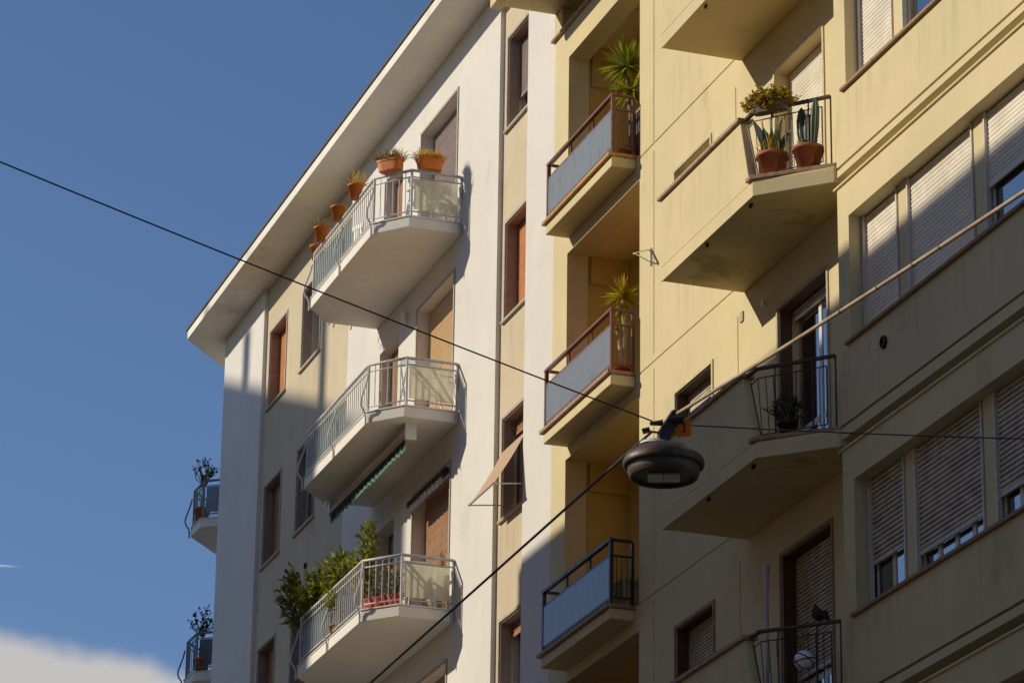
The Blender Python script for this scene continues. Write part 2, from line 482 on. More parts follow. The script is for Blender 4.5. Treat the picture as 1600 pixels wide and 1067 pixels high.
x_, z_ = from_shadow(-63.4, 25.4); obj('chimney', MB().box(x_ - .2, x_ + .2, YL - YO - .4, YL - YO - .1, z_ - .3, z_ + .75), OPP, o)
o = thing('apartment_building', 'low shop across the street between taller blocks', 'building', (-62.8, YO, 0))
obj('wall', MB().box(-6.5, 6.45, -9, -.3, 0, 5.5), OPP, o)

# ------------------------------------------------------------------ window kit
_sh = {}


def shutter_mesh(w, hgt, pitch, mat):
    dp = .034 if mat.name == 'weathered_shutter' else 0.0; ds = 1.0 if dp else .55
    key = (round(w, 3), round(hgt, 3), pitch, mat.name)
    if key not in _sh:
        b = MB(); z = 0.0
        while z > -hgt + .01:
            z2 = max(z - pitch, -hgt)
            jx = random.uniform(-.0015, .0015)
            jz = random.uniform(-.002, .002) if dp > .005 else 0
            pr = [(.004 * ds + dp, z), (-.010 * ds + jx, z - pitch * .22 + jz), (-.012 * ds + jx, z - pitch * .6 + jz), (-.004 * ds, z - pitch * (.76 if dp else .84)), (.004 * ds + dp, z - pitch * (.80 if dp else 1.0) if z2 > -hgt else z2), (.004 * ds + dp, z2)]
            vs = [(0, y, q) for y, q in pr] + [(w, y, q) for y, q in pr]
            b.add(vs, [(i, i + 1, 7 + i, 6 + i) for i in range(5)])
            z = z2
        b.box(0, w, -.012, .012, -hgt - .05, -hgt)
        _sh[key] = b.mesh('shutter', mat)
    return _sh[key]


def add_window(bld, base, x0, x1, z0, z1, yrec, frac, shm, frame=PVC, door=False, surround=None, sill=None, pitch=.045,
               curtain=None, leaves=2, label=None, ypl=0.0, guide=None, lining=None, c0=0.0):
    """casement window / door in an opening; frac = how far the roller shutter is let down"""
    bx, by = base
    w, hh = x1 - x0, z1 - z0
    f = MB(); t = .05; yf = .06
    i_ = .004
    f.box(i_, t, yf, yf + .06, i_, hh - i_).box(w - t, w - i_, yf, yf + .06, i_, hh - i_).box(t, w - t, yf, yf + .06, hh - t, hh - i_).box(t, w - t, yf, yf + .06, i_, t)
    for k in range(1, leaves):
        c = w * k / leaves; f.box(c - .04, c + .04, yf - .004, yf + .06, t, hh - t)
    if door: f.box(t, w - t, yf + .002, yf + .05, .75, .83)
    win = obj('door' if door else 'window', f, frame, bld, (x0 - bx, yrec - by, z0), label=label)
    obj('pane', MB().box(t, w - t, yf + .008, yf + .014, t, hh - t), GLASS, win)
    if frac > 0:
        obj('shutter', shutter_mesh(w - .05, max(.08, (hh - .02) * frac), pitch, shm), shm, win, (.025, .015, hh - .012))
    if guide:
        obj('guide_rail', MB().box(.004, .034, -.03, .02, .004, hh - .006), guide, win); obj('guide_rail', MB().box(w - .034, w - .004, -.03, .02, .004, hh - .006), guide, win)
    if curtain:
        c = MB(); nn = 26
        vs = [(t + (w - 2 * t) * (c0 + (1 - c0) * k / nn), yf + .10 + .03 * sin(k * 1.7), z) for k in range(nn + 1) for z in (t, hh - t)]
        c.add(vs, [(2 * k, 2 * k + 2, 2 * k + 3, 2 * k + 1) for k in range(nn)], True)
        obj('curtain', c, curtain, win)
    dy = ypl - yrec
    if lining:
        e = .006; obj('lining', MB().box(e, e + .012, dy + .008, -.002, e, hh - e - .014).box(w - e - .012, w - e, dy + .008, -.002, e, hh - e - .014).box(e, w - e, dy + .008, -.002, hh - e - .012, hh - e), lining, win)
    if surround:
        s_ = MB(); q = .05
        e = .004; s_.box(-q, -e, dy - .018, dy + .004, 0, hh + q).box(w + e, w + q, dy - .018, dy + .004, 0, hh + q).box(-e, w + e, dy - .018, dy + .004, hh + e, hh + q)
        obj('surround', s_, surround, win)
    if sill:
        obj('sill', MB().box(-.08, w + .08, dy - .05, .05, -.05, -.002), sill, win)
    return win


# ------------------------------------------------------------------ white apartment building
WB = (-55.0, 0.0)
white = thing('apartment_building', 'white and beige apartment block with three rounded balconies and a wide flat eave', 'building', (WB[0], 0, 0))
ox = -WB[0]
ZE = 26.41
RC = .075
rowz = [(23.88, 25.43), (20.72, 22.30), (17.54, 19.12), (14.35, 15.96), (11.15, 12.75), (8.0, 9.5)]
w_open = [[], [], [], []]
reg_b1, reg_b2, reg_m = [], [], []
for z0, z1 in rowz:
    reg_b1 += [(-61.72, -60.55, z0, z1, .28, False), (-59.42, -58.22, z0, z1, .28, False)]
    reg_b2.append((-47.70, -46.60, z0, z1, .28, False))
for zt in (25.53, 22.37, 19.17, 15.94, 12.75, 9.55):
    zb = zt - 2.46
    reg_m += [(-51.95, -50.02, zb, zt, .28, False), (-54.08, -53.0, zb, zt - .02, .28, False)]
off = lambda rg: [(a + ox, b_ + ox, c, d, e, f) for a, b_, c, d, e, f in rg]
w1 = MB(); w1.field(-65 + ox, -62 + ox, 0, ZE, 0, [], edge=(None, RC))
w1.field(-56.07 + ox, -47.9 + ox, 0, ZE, 0, off(reg_m), edge=(RC, RC))
w1.field(-46.55 + ox, -45.3 + ox, 0, ZE, 0, [], edge=(RC, None))
E_ = Vector((-.7824, .6228, 0)); N_ = Vector((-.6228, -.7824, 0))
c0 = Vector((-65 + ox, 0, 0)); c1 = c0 + E_ * 14
w1.quad(c0, c1, c1 + Vector((0, 0, ZE)), c0 + Vector((0, 0, ZE)))
obj('wall', w1, WHITE, white)
w2 = MB(); w2.field(-62 + ox, -56.07 + ox, 0, ZE, RC, off(reg_b1)); obj('wall_panel', w2, BEIGE, white); w2 = MB(); w2.field(-47.9 + ox, -46.55 + ox, 0, ZE, RC, off(reg_b2))
obj('wall_panel', w2, BEIGE, white)
obj('dark_core', MB().box(-64 + ox, -45.4 + ox, 1.4, 6, 0, ZE), DARKROOM, white)  # dark core block added to stop light leaking through the openings
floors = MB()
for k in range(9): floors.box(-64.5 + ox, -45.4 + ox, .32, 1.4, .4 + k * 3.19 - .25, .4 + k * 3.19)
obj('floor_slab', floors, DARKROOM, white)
ev = MB()
far = Vector((-65.24, -.74, 0)) + E_ * 15
ev.prism([(-45.3 + ox, -.74), (-45.3 + ox, 12), (far.x + ox, 12), (far.x + ox, far.y), (-65.24 + ox, -.74)], ZE, ZE + .18)
eave = obj('eave', ev, WSOFFIT, white)
rf = MB()
far2 = Vector((-65.27, -.765, 0)) + E_ * 15
rf.prism([(-45.3 + ox, -.765), (-45.3 + ox, 12), (far2.x + ox, 12), (far2.x + ox, far2.y), (-65.27 + ox, -.765)], ZE + .181, ZE + .225)
obj('roof_edge', rf, ROOFTILE, eave)
obj('roof', MB().add([(-45.3 + ox, -.6, ZE + .25), (-65.3 + ox, -.6, ZE + .25), (-62 + ox, 6, ZE + 1.6), (-45.3 + ox, 6, ZE + 1.6)], [(0, 1, 2, 3)]), ROOFTILE, white)

B0 = (WB[0], 0.0)
sh_b1 = [(1.0, SH_ORANGE), (.8, SH_BROWN), (1.0, SH_BROWN), (.7, SH_BROWN), (1, SH_BROWN), (1, SH_BROWN)]
sh_b2 = [(.62, SH_MAUVE), (1.0, SH_ORANGE), (.12, SH_BROWN), (.1, SH_BROWN), (1, SH_BROWN), (1, SH_BROWN)]
for k, (z0, z1) in enumerate(rowz):
    add_window(white, B0, -61.72, -60.55, z0, z1, .25, *sh_b1[k], frame=WOOD, surround=STONE, sill=STONE, lining=JAMB, ypl=RC,
               label='window with its orange roller shutter fully down' if k == 0 else None)
    add_window(white, B0, -59.42, -58.22, z0, z1, .25, .10, SH_BROWN, frame=WOOD if k else PVC, surround=STONE, sill=STONE, lining=JAMB, ypl=RC)
    add_window(white, B0, -47.70, -46.60, z0, z1, .25, *sh_b2[k], frame=PVC if k in (0, 3) else WOOD, surround=STONE, sill=STONE, lining=JAMB, ypl=RC,
               curtain=CURTAIN if k in (0, 3) else None,
               label=('window with mauve shutter half raised', 'window with closed orange shutter', 'open window behind a tan drop awning', 'shaded window with pale curtains', None, None)[k])
for k, zt in enumerate((25.53, 22.37, 19.17, 15.94, 12.75, 9.55)):
    zb = zt - 2.46
    fr, mt = [(1, SH_MAUVE), (1, SH_TAN), (1, SH_BROWN), (.5, SH_BROWN), (1, SH_BROWN), (1, SH_BROWN)][k]
    add_window(white, B0, -51.95, -50.02, zb, zt, .19, fr, mt, frame=WOOD, door=True, surround=STONE)
    add_window(white, B0, -54.08, -53.0, zb, zt - .02, .19, (.3, .85, .0, .0, 1, 1)[k], SH_BROWN, frame=WOOD, door=True)
obj('vent', MB().lathe([(.0, 0), (.055, 0), (.055, .03), (.04, .03)], 14), BLACKMETAL, white).matrix_local = \
    Matrix.Translation((-58.6 + ox, RC - .002, 19.9)) @ Matrix.Rotation(pi / 2, 4, 'X')
obj('wall_light', MB().lathe([(0, 0), (.05, .01), (.05, .22), (.03, .24), (0, .24)], 12, (-53.6 + ox + 1.05, -.07, 22.35)), PLASTIC, white)

# rounded balcony, local x = away along wall, local y = outwards, z = 0 at soffit
POLY = [(0, 0), (0, .88), (.54, 1.34), (4.09, 1.34), (4.63, .88), (4.63, 0)]


def inset(p, d):
    cx, cy = 2.3, 0.0
    return [(x + (d if x < 1 else -d if x > 4 else 0), y - d if y > .1 else y) for x, y in p]


def white_balcony(parent, loc, rz, railm, glassm, front_glass, label=None):
    s_ = MB(); s_.prism(POLY, 0, .17)
    s_.prism([(x * 1.0, y) for x, y in inset(POLY, -.012)], .172, .20)
    slab = obj('balcony', s_, WSOFFIT, parent, loc, rz, label=label)
    path = [Vector((x, y, 0)) for x, y in inset(POLY, .035)]
    path[0].y = .02; path[-1].y = .02
    hr = MB(); rl = MB()
    hr.tube([p + Vector((0, 0, .985)) for p in path], .026, 8)
    rl.tube([p + Vector((0, 0, .875)) for p in path], .013, 5)
    rl.tube([p + Vector((0, 0, .285)) for p in path], .013, 5)
    for i, (a, c) in enumerate(zip(path[:-1], path[1:])):
        if i in (0, 4): continue
        L = (c - a).length; n = max(1, round(L / .112))
        for k in range(1, n):
            p = a.lerp(c, k / n); rl.tube([p + Vector((0, 0, .285)), p + Vector((0, 0, .968))], .0085, 5, False)
    for p in path:
        rl.tube([p + Vector((0, 0, .10)), p + Vector((0, 0, .985))], .022, 6)
    obj('handrail', hr, railm, slab); obj('railing', rl, railm, slab)
    for (x, y), (nx, ny) in [((.0, .05), (-1, 0)), ((.52, 1.34), (-.3, .95)), ((2.3, 1.34), (0, 1)), ((4.09, 1.34), (.3, .95)), ((4.63, .84), (.8, .55))]:
        q = Vector((x, y, 0)); nn = Vector((nx, ny, 0)).normalized()
        off_ = [(.0, .80), (.03, .66), (.075, .52), (.115, .40), (.125, .31), (.10, .24), (.05, .17), (.03, .10), (.03, -.03)]
        obj('bracket', MB().tube([q + nn * (o_ - .01) + Vector((0, 0, z)) for o_, z in off_], .016, 6), railm, slab)
    obj('glass_panel', MB().box(.052, .060, .07, .80, .33, .86), glassm, slab)
    for t_ in (.25, .7):
        q = Vector((4.63, .88, .05)).lerp(Vector((4.63, .2, .05)), t_); obj('drain_spout', MB().tube([q + Vector((-.05, 0, .03)), q + Vector((.10, .03, -.03)), q + Vector((.12, .03, -.07))], .014, 7), STONE, slab)
    if front_glass:
        obj('glass_panel', MB().box(1.95, 4.03, 1.268, 1.276, .31, .86), FROSTG, slab)
    return slab


BALZ = (22.88, 19.70, 16.49, 13.3, 10.1)
for k, z in enumerate(BALZ):
    white_balcony(white, (-49.67 + ox, 0, z), pi, GREYRAIL, FROST, True,
                  ('topmost rounded balcony with flower pots hung on its rail', 'rounded balcony with a green awning under its slab',
                   'rounded balcony with leafy oleander over its rail', None, None)[k])
ea = atan2(E_.y, E_.x)
for k, z in enumerate((22.88, 19.70, 16.5)):
    q = c0 + E_ * 1.08
    white_balcony(white, (q.x, q.y, z), ea, BLUERAIL, FROSTD, False)

# ------------------------------------------------------------------ yellow apartment building
YB = (-35.0, 0.0)
oy = 35.0
yel = thing('apartment_building', 'yellow apartment block with recessed loggias, angled balconies and a projecting window bay', 'building', (YB[0], 0, 0))
LOG = [(21.06, 23.8), (17.89, 20.68), (14.63, 17.54), (11.45, 14.28), (8.3, 11.1)]
LX0, LX1 = -44.70, -41.78
SW = [20.25, 17.12, 13.95, 10.8, 7.6]
DR = [20.25, 17.08, 13.95, 10.8, 7.6]
DX0, DX1 = -37.05, -35.60
reg = []
for z0, z1 in LOG: reg.append((LX0, LX1, z0, z1, .32, False))
for zt in SW: reg.append((-40.45, -39.2, zt - 1.0, zt, .26, False))
for zt in DR: reg.append((DX0, DX1, zt - 2.36, zt, .26, False))
g = .014
for z in (24.2, 21.0, 17.845, 14.64, 11.45): reg.append((-41.78, -38.33, z - g, z + g, .012, True))
for z0, z1 in ((21.0, 24.1), (17.95, 20.9), (14.75, 17.75), (11.5, 14.55)):
    reg.append((-41.24 - g, -41.24 + g, z0, z1, .012, True))
    reg.append((-38.34 - g, -38.34 + g, z0 + .2, z1 - .3, .012, True))
offy = lambda rg: [(a + oy, b_ + oy, c, d, e, f) for a, b_, c, d, e, f in rg]
YTOP = 24.30
obj('wall', MB().field(-45.3 + oy, -34.45 + oy, 0, YTOP, 0, offy(reg), edge=(None, None)), YELLOW, yel)
obj('dark_core', MB().box(-41.6 + oy, -20 + oy, 1.4, 6, 0, 27).box(-45.2 + oy, -41.6 + oy, 1.6, 6, 0, 27), DARKROOM, yel)  # added dark core, keeps light out behind the yellow facade
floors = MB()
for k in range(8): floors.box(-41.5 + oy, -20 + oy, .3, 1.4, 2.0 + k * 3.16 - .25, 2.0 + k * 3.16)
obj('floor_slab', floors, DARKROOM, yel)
# loggia rooms
for k, (z0, z1) in enumerate(LOG):
    q = MB(); zc = z1 + (.22 if k == 0 else .0); xa, xb = -44.72 + oy, -41.70 + oy; yb = .95
    q.quad((xa, .321, z0), (xa, yb, z0), (xa, yb, zc), (xa, .321, zc))
    q.quad((xb, .321, z0), (xb, yb, z0), (xb, yb, zc), (xb, .321, zc))
    q.field(xa, xb, z0, zc, yb, [(-44.1 + oy, -42.5 + oy, z0, z0 + 2.2, .25, False)])
    obj('loggia_ceiling', MB().quad((xa, .321, zc), (xb, .321, zc), (xb, yb, zc), (xa, yb, zc)), SOFFIT, yel)
    q.quad((xa, .321, z0 + .002), (xb, .321, z0 + .002), (xb, yb, z0 + .002), (xa, yb, z0 + .002))
    q.box(xa + .004, xa + .06, .36, yb - .004, z1 - .42, zc - .002)          # beam on the side wall
    obj('loggia', q, YELLOWSHADE, yel)
    add_window(yel, YB, -44.1, -42.5, z0, z0 + 2.2, .98 + .08, (.0, .9, .3, 1, 1)[k], SH_BROWN, frame=PVC if k == 0 else WOOD, door=True)
# attic strip above the loggias
at = MB()
at.box(-45.3 + oy, -45.02 + oy, .0, .5, YTOP, 24.76)
at.box(-45.02 + oy, -20 + oy, .42, .6, YTOP, 24.76)
obj('attic_wall', at, YELLOW, yel)
obj('coping', MB().box(-45.36 + oy, -38.2 + oy, -.06, .42, YTOP, YTOP + .045), COPING, yel)
ev = MB(); ev.box(-45.32 + oy, -20 + oy, -.97, 6, 24.765, 25.02); ev.box(-45.34 + oy, -20 + oy, -1.03, -.86, 24.70, 24.99)
obj('eave', ev, YELLOW, yel)

for k, zt in enumerate(SW):
    add_window(yel, YB, -40.45, -39.2, zt - 1.0, zt, .16, (1, .2, 1, 1, 1)[k], SH_GREY, frame=WOOD, surround=TRIM if k < 2 else SILL, sill=SILL, lining=DARKJAMB if k else None)
for k, zt in enumerate(DR):
    add_window(yel, YB, DX0, DX1, zt - 2.36, zt, .17, (1, .03, .62, .5, 1)[k], SH_WHITE if k == 0 else SH_GREY, frame=PVC, door=True, lining=DARKJAMB if k else None,
               surround=TRIM if k < 1 else SILL if k > 1 else STONE, curtain=CURTAIN if k == 1 else None, c0=.62, pitch=.05,
               label=('balcony door with cream shutter fully down', 'balcony door with shutter raised and white frames', None, None, None)[k])

# loggia balconies
def loggia_balcony(z, railm, glassm, tile, label):
    x0, x1, yf = -44.63 + oy, -41.92 + oy, -.36
    slab = obj('balcony', MB().box(x0, x1, yf, -.002, 0, .15), YELLOW, yel, (0, 0, z), label=label)
    obj('slab_edge', MB().box(x0 - .05, x1 + .02, yf - .05, .3, .152, .205), tile, slab)
    f = MB(); ya = yf + .03
    for x in (x0 + .03, x1 - .03): f.box(x - .025, x + .025, ya - .025, ya + .025, .206, 1.07)
    f.box(x0, x1, ya - .03, ya + .03, 1.071, 1.11)
    f.box(x0 + .056, x1 - .056, ya - .014, ya + .014, .855, .885).box(x0 + .056, x1 - .056, ya - .014, ya + .014, .27, .30)
    for k in range(1, 3):
        xm = x0 + (x1 - x0) * k / 3; f.box(xm - .012, xm + .012, ya + .016, ya + .04, .206, 1.07)
    for x in (x0 + .03, x1 - .03):                                  # side returns
        f.box(x - .018, x + .018, ya + .03, -.03, 1.071, 1.108).box(x - .012, x + .012, ya + .03, -.03, .86, .885).box(x - .012, x + .012, ya + .03, -.03, .29, .315)
        f.box(x - .022, x + .022, -.05, -.012, .206, 1.07)
        for j in range(1, 4):
            yy = ya + (-.03 - ya) * j / 4; f.box(x - .005, x + .005, yy - .005, yy + .005, .315, .86)
    obj('railing', f, railm, slab)
    obj('glass_panel', MB().box(x0 + .056, x1 - .056, ya - .018, ya - .008, .30, .855), glassm, slab)
    return slab


loggia_balcony(20.89, BROWNRAIL, FROSTB, OCHTILE, 'loggia balcony with bright red brown frame and pale glass')
loggia_balcony(17.71, BROWNRAIL, FROSTC, TILE, 'loggia balcony with dark brown frame below the first')
loggia_balcony(14.45, SHADERAIL, FROSTB, TILE, 'shaded loggia balcony with frame colour darkened for the shade')
loggia_balcony(11.27, SHADERAIL, FROSTB, TILE, None)

# angled balconies with solid parapet
def angled_balcony(z, label):
    X = lambda v: v + oy
    s_ = MB(); s_.prism([(X(-34.45), -.002), (X(-38.12), -.002), (X(-38.12), -1.11), (X(-35.17), -1.11), (X(-34.452), -.40), ], 0, .19)
    slab = obj('balcony', s_, SOFFIT, yel, (0, 0, z), label=label)
    p = MB(); yo, yi = -1.115, -1.0
    p.prism_xz([(X(-38.125), -.012), (X(-35.17), -.012), (X(-35.17), .165), (X(-38.125), .165)], yo - .003, yo + .01)
    p.prism_xz([(X(-38.125), .18), (X(-35.27), .18), (X(-35.54), 1.075), (X(-38.125), 1.075)], yo, yi)
    p.box(X(-38.125), X(-38.01), yi, -.003, .19, 1.075)
    p.prism([(X(-34.452), -.402), (X(-35.168), -1.117), (X(-35.168), -1.10), (X(-34.452), -.385)], -.012, .165)
    obj('parapet', p, YELLOW, slab)
    obj('drain_spout', MB().tube([(X(-35.42), -1.02, .02), (X(-35.42), -1.05, -.05)], .022, 8), BLACKMETAL, slab)
    obj('drain_spout', MB().tube([(X(-36.75), -1.04, .02), (X(-36.75), -1.06, -.045)], .02, 8), BLACKMETAL, slab)
    cp = MB(); cp.box(X(-38.16), X(-35.50), yo - .045, yi + .03, 1.077, 1.125).box(X(-38.16), X(-37.98), yi + .03, -.004, 1.077, 1.125)
    obj('coping', cp, COPING, slab)
    obj('slab_edge', MB().prism([(X(-34.46), -.375), (X(-35.175), -1.16), (X(-35.30), -1.16), (X(-35.30), -1.02), (X(-34.46), -.2)], .192, .245), TILE, slab)
    a0, a1 = Vector((X(-35.52), -1.06, 1.10)), Vector((X(-35.26), -1.06, 1.10)); a2 = Vector((X(-34.52), -.40, 1.10))
    hr = MB(); hr.bar(a0, a1, .055, .03).bar(a1, a2, .055, .03); hr.bar(a2, a2 - Vector((0, 0, .855)), .016, .016)
    obj('handrail', hr, DARKRAIL, slab)
    rl = MB(); b0 = Vector((X(-35.40), -1.06, .96)); b1 = Vector((X(-35.24), -1.05, .98)); b2 = Vector((X(-34.60), -.475, .99))
    lo = lambda v, zz: Vector((v.x, v.y, zz))
    rl.tube([b0, b1, b2], .008, 5)
    s0 = Vector((X(-35.20), -1.02, .29)); rl.tube([s0, lo(b2, .29)], .008, 5); rl.tube([b2, lo(b2, .29)], .009, 5)
    rl.tube([Vector((X(-35.44), -1.06, 1.0)), Vector((X(-35.20), -1.03, .25))], .010, 5)
    for k in range(0, 9):
        t = k / 9; q = b1.lerp(b2, t); rl.tube([q, lo(s0.lerp(lo(b2, .29), t), .29)], .006, 4, False)
    for t in (.25, .8):
        q = b1.lerp(b2, t); rl.tube([lo(q, .25), lo(q, 1.1)], .010, 5)
    obj('railing', rl, DARKRAIL, slab)
    return slab


angled_balcony(20.87, 'angled balcony at the very top with only its underside and parapet in view')
angled_balcony(17.69, 'sunlit angled balcony with terracotta pots')
angled_balcony(14.47, 'shaded angled balcony behind the hanging street lamp')
angled_balcony(11.35, 'lowest angled balcony with a white pole')

# projecting bay
BYF = -.37
ROWS = [(18.77, 20.28), (15.64, 17.15), (12.46, 13.99), (9.3, 10.83), (6.1, 7.7)]
UN = [(-34.13, -33.19, 1), (-32.94, -31.29, 2), (-31.02, -29.37, 2), (-29.1, -27.45, 2), (-27.2, -25.55, 2), (-25.3, -23.65, 2)]
reg = [(-34.15, -22.0, z0, z1, .22, False) for z0, z1 in ROWS]
for z in (21.0, 17.83, 14.69, 11.52): reg.append((-34.45, -20, z - .019, z + .017, .12, True))
for z in (20.79, 17.615, 14.43, 11.29): reg.append((-34.45, -20, z - .01, z + .11, .33, True))
by_ = MB(); by_.field(-34.45 + oy, -20 + oy, 0, 24.7, BYF, offy(reg), edge=(.37, .37))
bay = obj('window_bay', by_, YELLOW, yel)
bd = MB()
for z in (20.74, 17.565, 14.38, 11.24): bd.box(-34.52 + oy, -20 + oy, BYF - .026, BYF + .015, z + .008, z + .042)
obj('moulding', bd, YELLOW, bay)
sl_ = MB()
for z0, z1 in ROWS: sl_.box(-34.24 + oy, -21.9 + oy, BYF - .045, BYF + .215, z0 - .045, z0 - .002)
obj('sill', sl_, SILL, bay)
for z0, z1 in ROWS:
    for a, c in zip(UN[:-1], UN[1:]): obj('pilaster', MB().box(a[1] + .01 + oy, c[0] - .01 + oy, BYF + .165, BYF + .36, z0 - .02, z1 + .02), YELLOW, bay)
FR = [[1, .0, .6, 1, 1, 1], [.97, 1, .55, .8, 1, 1], [.62, .77, .72, .7, 1, 1], [1] * 6, [1] * 6]
for j, (z0, z1) in enumerate(ROWS):
    for i, (a, c, n_) in enumerate(UN):
        mt = SH_WHITE if j < 2 else SH_GREY
        add_window(yel, YB, a, c, z0, z1, BYF + .18, FR[j][i], mt, frame=PVC if j < 2 else PINKMETAL, leaves=n_ if j < 2 else 2 * n_, pitch=.052 if j < 2 else .058,
                   guide=PINKMETAL, curtain=CURTAIN if (j == 0 and i == 1) else None)
v = obj('vent', MB().lathe([(.0, .01), (.05, .01), (.06, .0), (.075, .0), (.075, .03), (.05, .035), (.05, .01)], 18), BLACKMETAL, bay)
v.matrix_local = Matrix.Translation((-33.27 + oy, BYF - .001, 15.3)) @ Matrix.Rotation(pi / 2, 4, 'X')
obj('vent', MB().box(-38.24 + oy, -38.14 + oy, -.02, .004, 17.33, 17.46), STONE, yel)
obj('junction_box', MB().box(-37.5 + oy, -37.44 + oy, -.04, -.002, 17.27, 17.36), PLASTIC, yel)

# ------------------------------------------------------------------ plants and pots
def pot_round(rt, rb, hgt, rim=.03):
    b = MB(); b.lathe([(0, 0), (rb, 0), (rt, hgt - rim), (rt + .012, hgt - rim), (rt + .014, hgt), (rt - .012, hgt), (rt - .02, hgt - .03), (0, hgt - .03)], 20)
    return b


def pot_box(w, d, hgt):
    b = MB(); t = .85
    for (sw, z) in ():
        pass
    lo = [(-w / 2 * t, -d / 2 * t, 0), (w / 2 * t, -d / 2 * t, 0), (w / 2 * t, d / 2 * t, 0), (-w / 2 * t, d / 2 * t, 0)]
    # rounded rectangular tub as a stretched superellipse lathe
    n = 28; vs = []; fs = []
    prof = [(.84, 0), (.97, hgt * .82), (1.03, hgt * .82), (1.04, hgt), (.96, hgt), (.93, hgt * .85)]
    def se(a, k): c, s_ = cos(a), sin(a); return (math.copysign(abs(c) ** .5, c) * w / 2 * k, math.copysign(abs(s_) ** .5, s_) * d / 2 * k)
    for k, z in prof:
        for i in range(n): x, y = se(2 * pi * i / n, k); vs.append((x, y, z))
    for j in range(len(prof) - 1):
        for i in range(n): fs.append((j * n + i, j * n + (i + 1) % n, (j + 1) * n + (i + 1) % n, (j + 1) * n + i))
    fs.append(tuple(range(n))[::-1]); fs.append(tuple(range((len(prof) - 1) * n, len(prof) * n)))
    return b.add(vs, fs, False)


def grass(n, w, d, z, hmin, hmax, spread=.5, wd=.016):
    b = MB()
    for _ in range(n):
        x, y = random.uniform(-w / 2, w / 2), random.uniform(-d / 2, d / 2)
        b.leaf((x, y, z), (random.gauss(x * 2, spread), random.gauss(y * 2, spread), random.uniform(.5, 1.2)), random.uniform(hmin, hmax), wd, .12, 3)
    return b


def bush(n, rx, ry, rz, c, ll, lw, stems=12, base=(0, 0, 0), droop=.1):
    """lanceolate leaves set along branching stems"""
    b, st = MB(), MB()
    base = Vector(base); per = max(1, n // stems)
    for _ in range(stems):
        while True:
            q = Vector((random.uniform(-1, 1), random.uniform(-1, 1), random.uniform(-1, 1)))
            if .25 < q.length < 1: break
        tip = Vector(c) + Vector((q.x * rx, q.y * ry, q.z * rz))
        mid = base.lerp(tip, .5) + Vector((random.gauss(0, .06), random.gauss(0, .06), abs(random.gauss(0, .08))))
        pts = [base + Vector((random.gauss(0, .02), random.gauss(0, .02), 0)), mid, tip]
        st.tube(pts, [.010, .007, .003], 5, False)
        for k in range(per):
            t = 1 - random.random() ** 1.6 * .75
            p = (base.lerp(mid, t * 2) if t < .5 else mid.lerp(tip, t * 2 - 1)) + Vector((random.gauss(0, rx * .05), random.gauss(0, ry * .05), random.gauss(0, .015)))
            d = (tip - mid).normalized() * .7 + Vector((random.gauss(0, .7), random.gauss(0, .7), random.gauss(.15, .5)))
            b.leaf(p, d, ll * random.uniform(.6, 1.25), lw * random.uniform(.7, 1.2), droop)
    return b, st


def rosette(b, c, n, length, width, tilt=(-.5, 1.1), bend=.12):
    for k in range(n):
        a = random.uniform(0, 2 * pi); e = random.uniform(*tilt)
        b.leaf(Vector(c) + Vector((cos(a), sin(a), 0)) * .02, (cos(a) * cos(e), sin(a) * cos(e), sin(e)), length * random.uniform(.7, 1.1), width, bend, 3)


# flower pots hooked on the top balcony rail
RZ = 23.88
gp = 'orange pots along the top balcony rail'
def hung(x, y, rz, w, d, hh, kind, label, leafm, n, hmin, hmax, dz=-.02, tint=ORANGEPOT):
    t = thing('flower_pot', label, 'flower pot', (x, y, RZ + dz), rz, gp)
    obj('pot', pot_box(w, d, hh) if kind == 'box' else pot_round(w / 2, w * .36, hh), tint, t)
    obj('soil', MB().lathe([(0, 0), (.42, 0)], 16, (0, 0, hh * .86), sx=w, sy=d), SOIL, t)
    if n: obj('plant', grass(n, w * .8, d * .7, hh * .85, hmin, hmax), leafm, t)
    return t
hung(-49.72, -.55, pi / 2, .45, .22, .185, 'box', 'orange oval flower box with golden grass at the balcony end beside the wall', L_DRY, 520, .10, .25, .03)
hung(-49.97, -1.13, radians(40), .45, .22, .185, 'box', 'orange oval flower box with wispy pale grass on the angled corner rail', L_DRYPALE, 380, .10, .28, .03)
hung(-51.15, -1.36, 0, .245, .245, .23, 'pot', 'orange pot with tall tan grass, first along the front rail from the corner', L_DRY, 80, .15, .38)
hung(-52.13, -1.36, 0, .245, .245, .23, 'pot', 'orange pot with barely any plant, second along the front rail', L_DRYPALE, 14, .06, .14)
hung(-53.12, -1.36, 0, .25, .25, .24, 'pot', 'orange pot with spreading pale grass, third along the front rail', L_DRYPALE, 90, .12, .30)
hung(-53.95, -1.2, 0, .24, .24, .24, 'pot', 'orange pot half hidden at the far end of the top balcony rail', L_DRYPALE, 10, .05, .12)

# oleander on the third balcony
SZ = 16.69
t = thing('oleander_shrub', 'bushy green oleander spilling over the far end of the lowest rounded balcony', 'shrub', (-53.9, -1.0, SZ))
obj('pot', pot_round(.22, .16, .36), TERRA, t)
lf, st = MB(), MB()
for c, rx, ry, rz_, n, ns in [((-.18, -.42, 1.22), .24, .20, .58, 620, 40), ((.62, -.28, 1.12), .46, .26, .38, 760, 46), ((1.45, -.12, 1.27), .5, .26, .28, 640, 42)]:
    a, b = bush(n, rx, ry, rz_, c, .16, .048, ns, (c[0] * .5 + .1, 0, .34))
    lf.add(a.v, a.f, True); st.add(b.v, b.f, True)
obj('foliage', lf, L_OLEANDER, t); obj('stems', st, BARK, t)
t = thing('oleander_shrub', 'upright oleander rising above the rail in front of the dark balcony door', 'shrub', (-51.75, -.85, SZ))
obj('pot', pot_round(.20, .15, .32), TERRA, t)
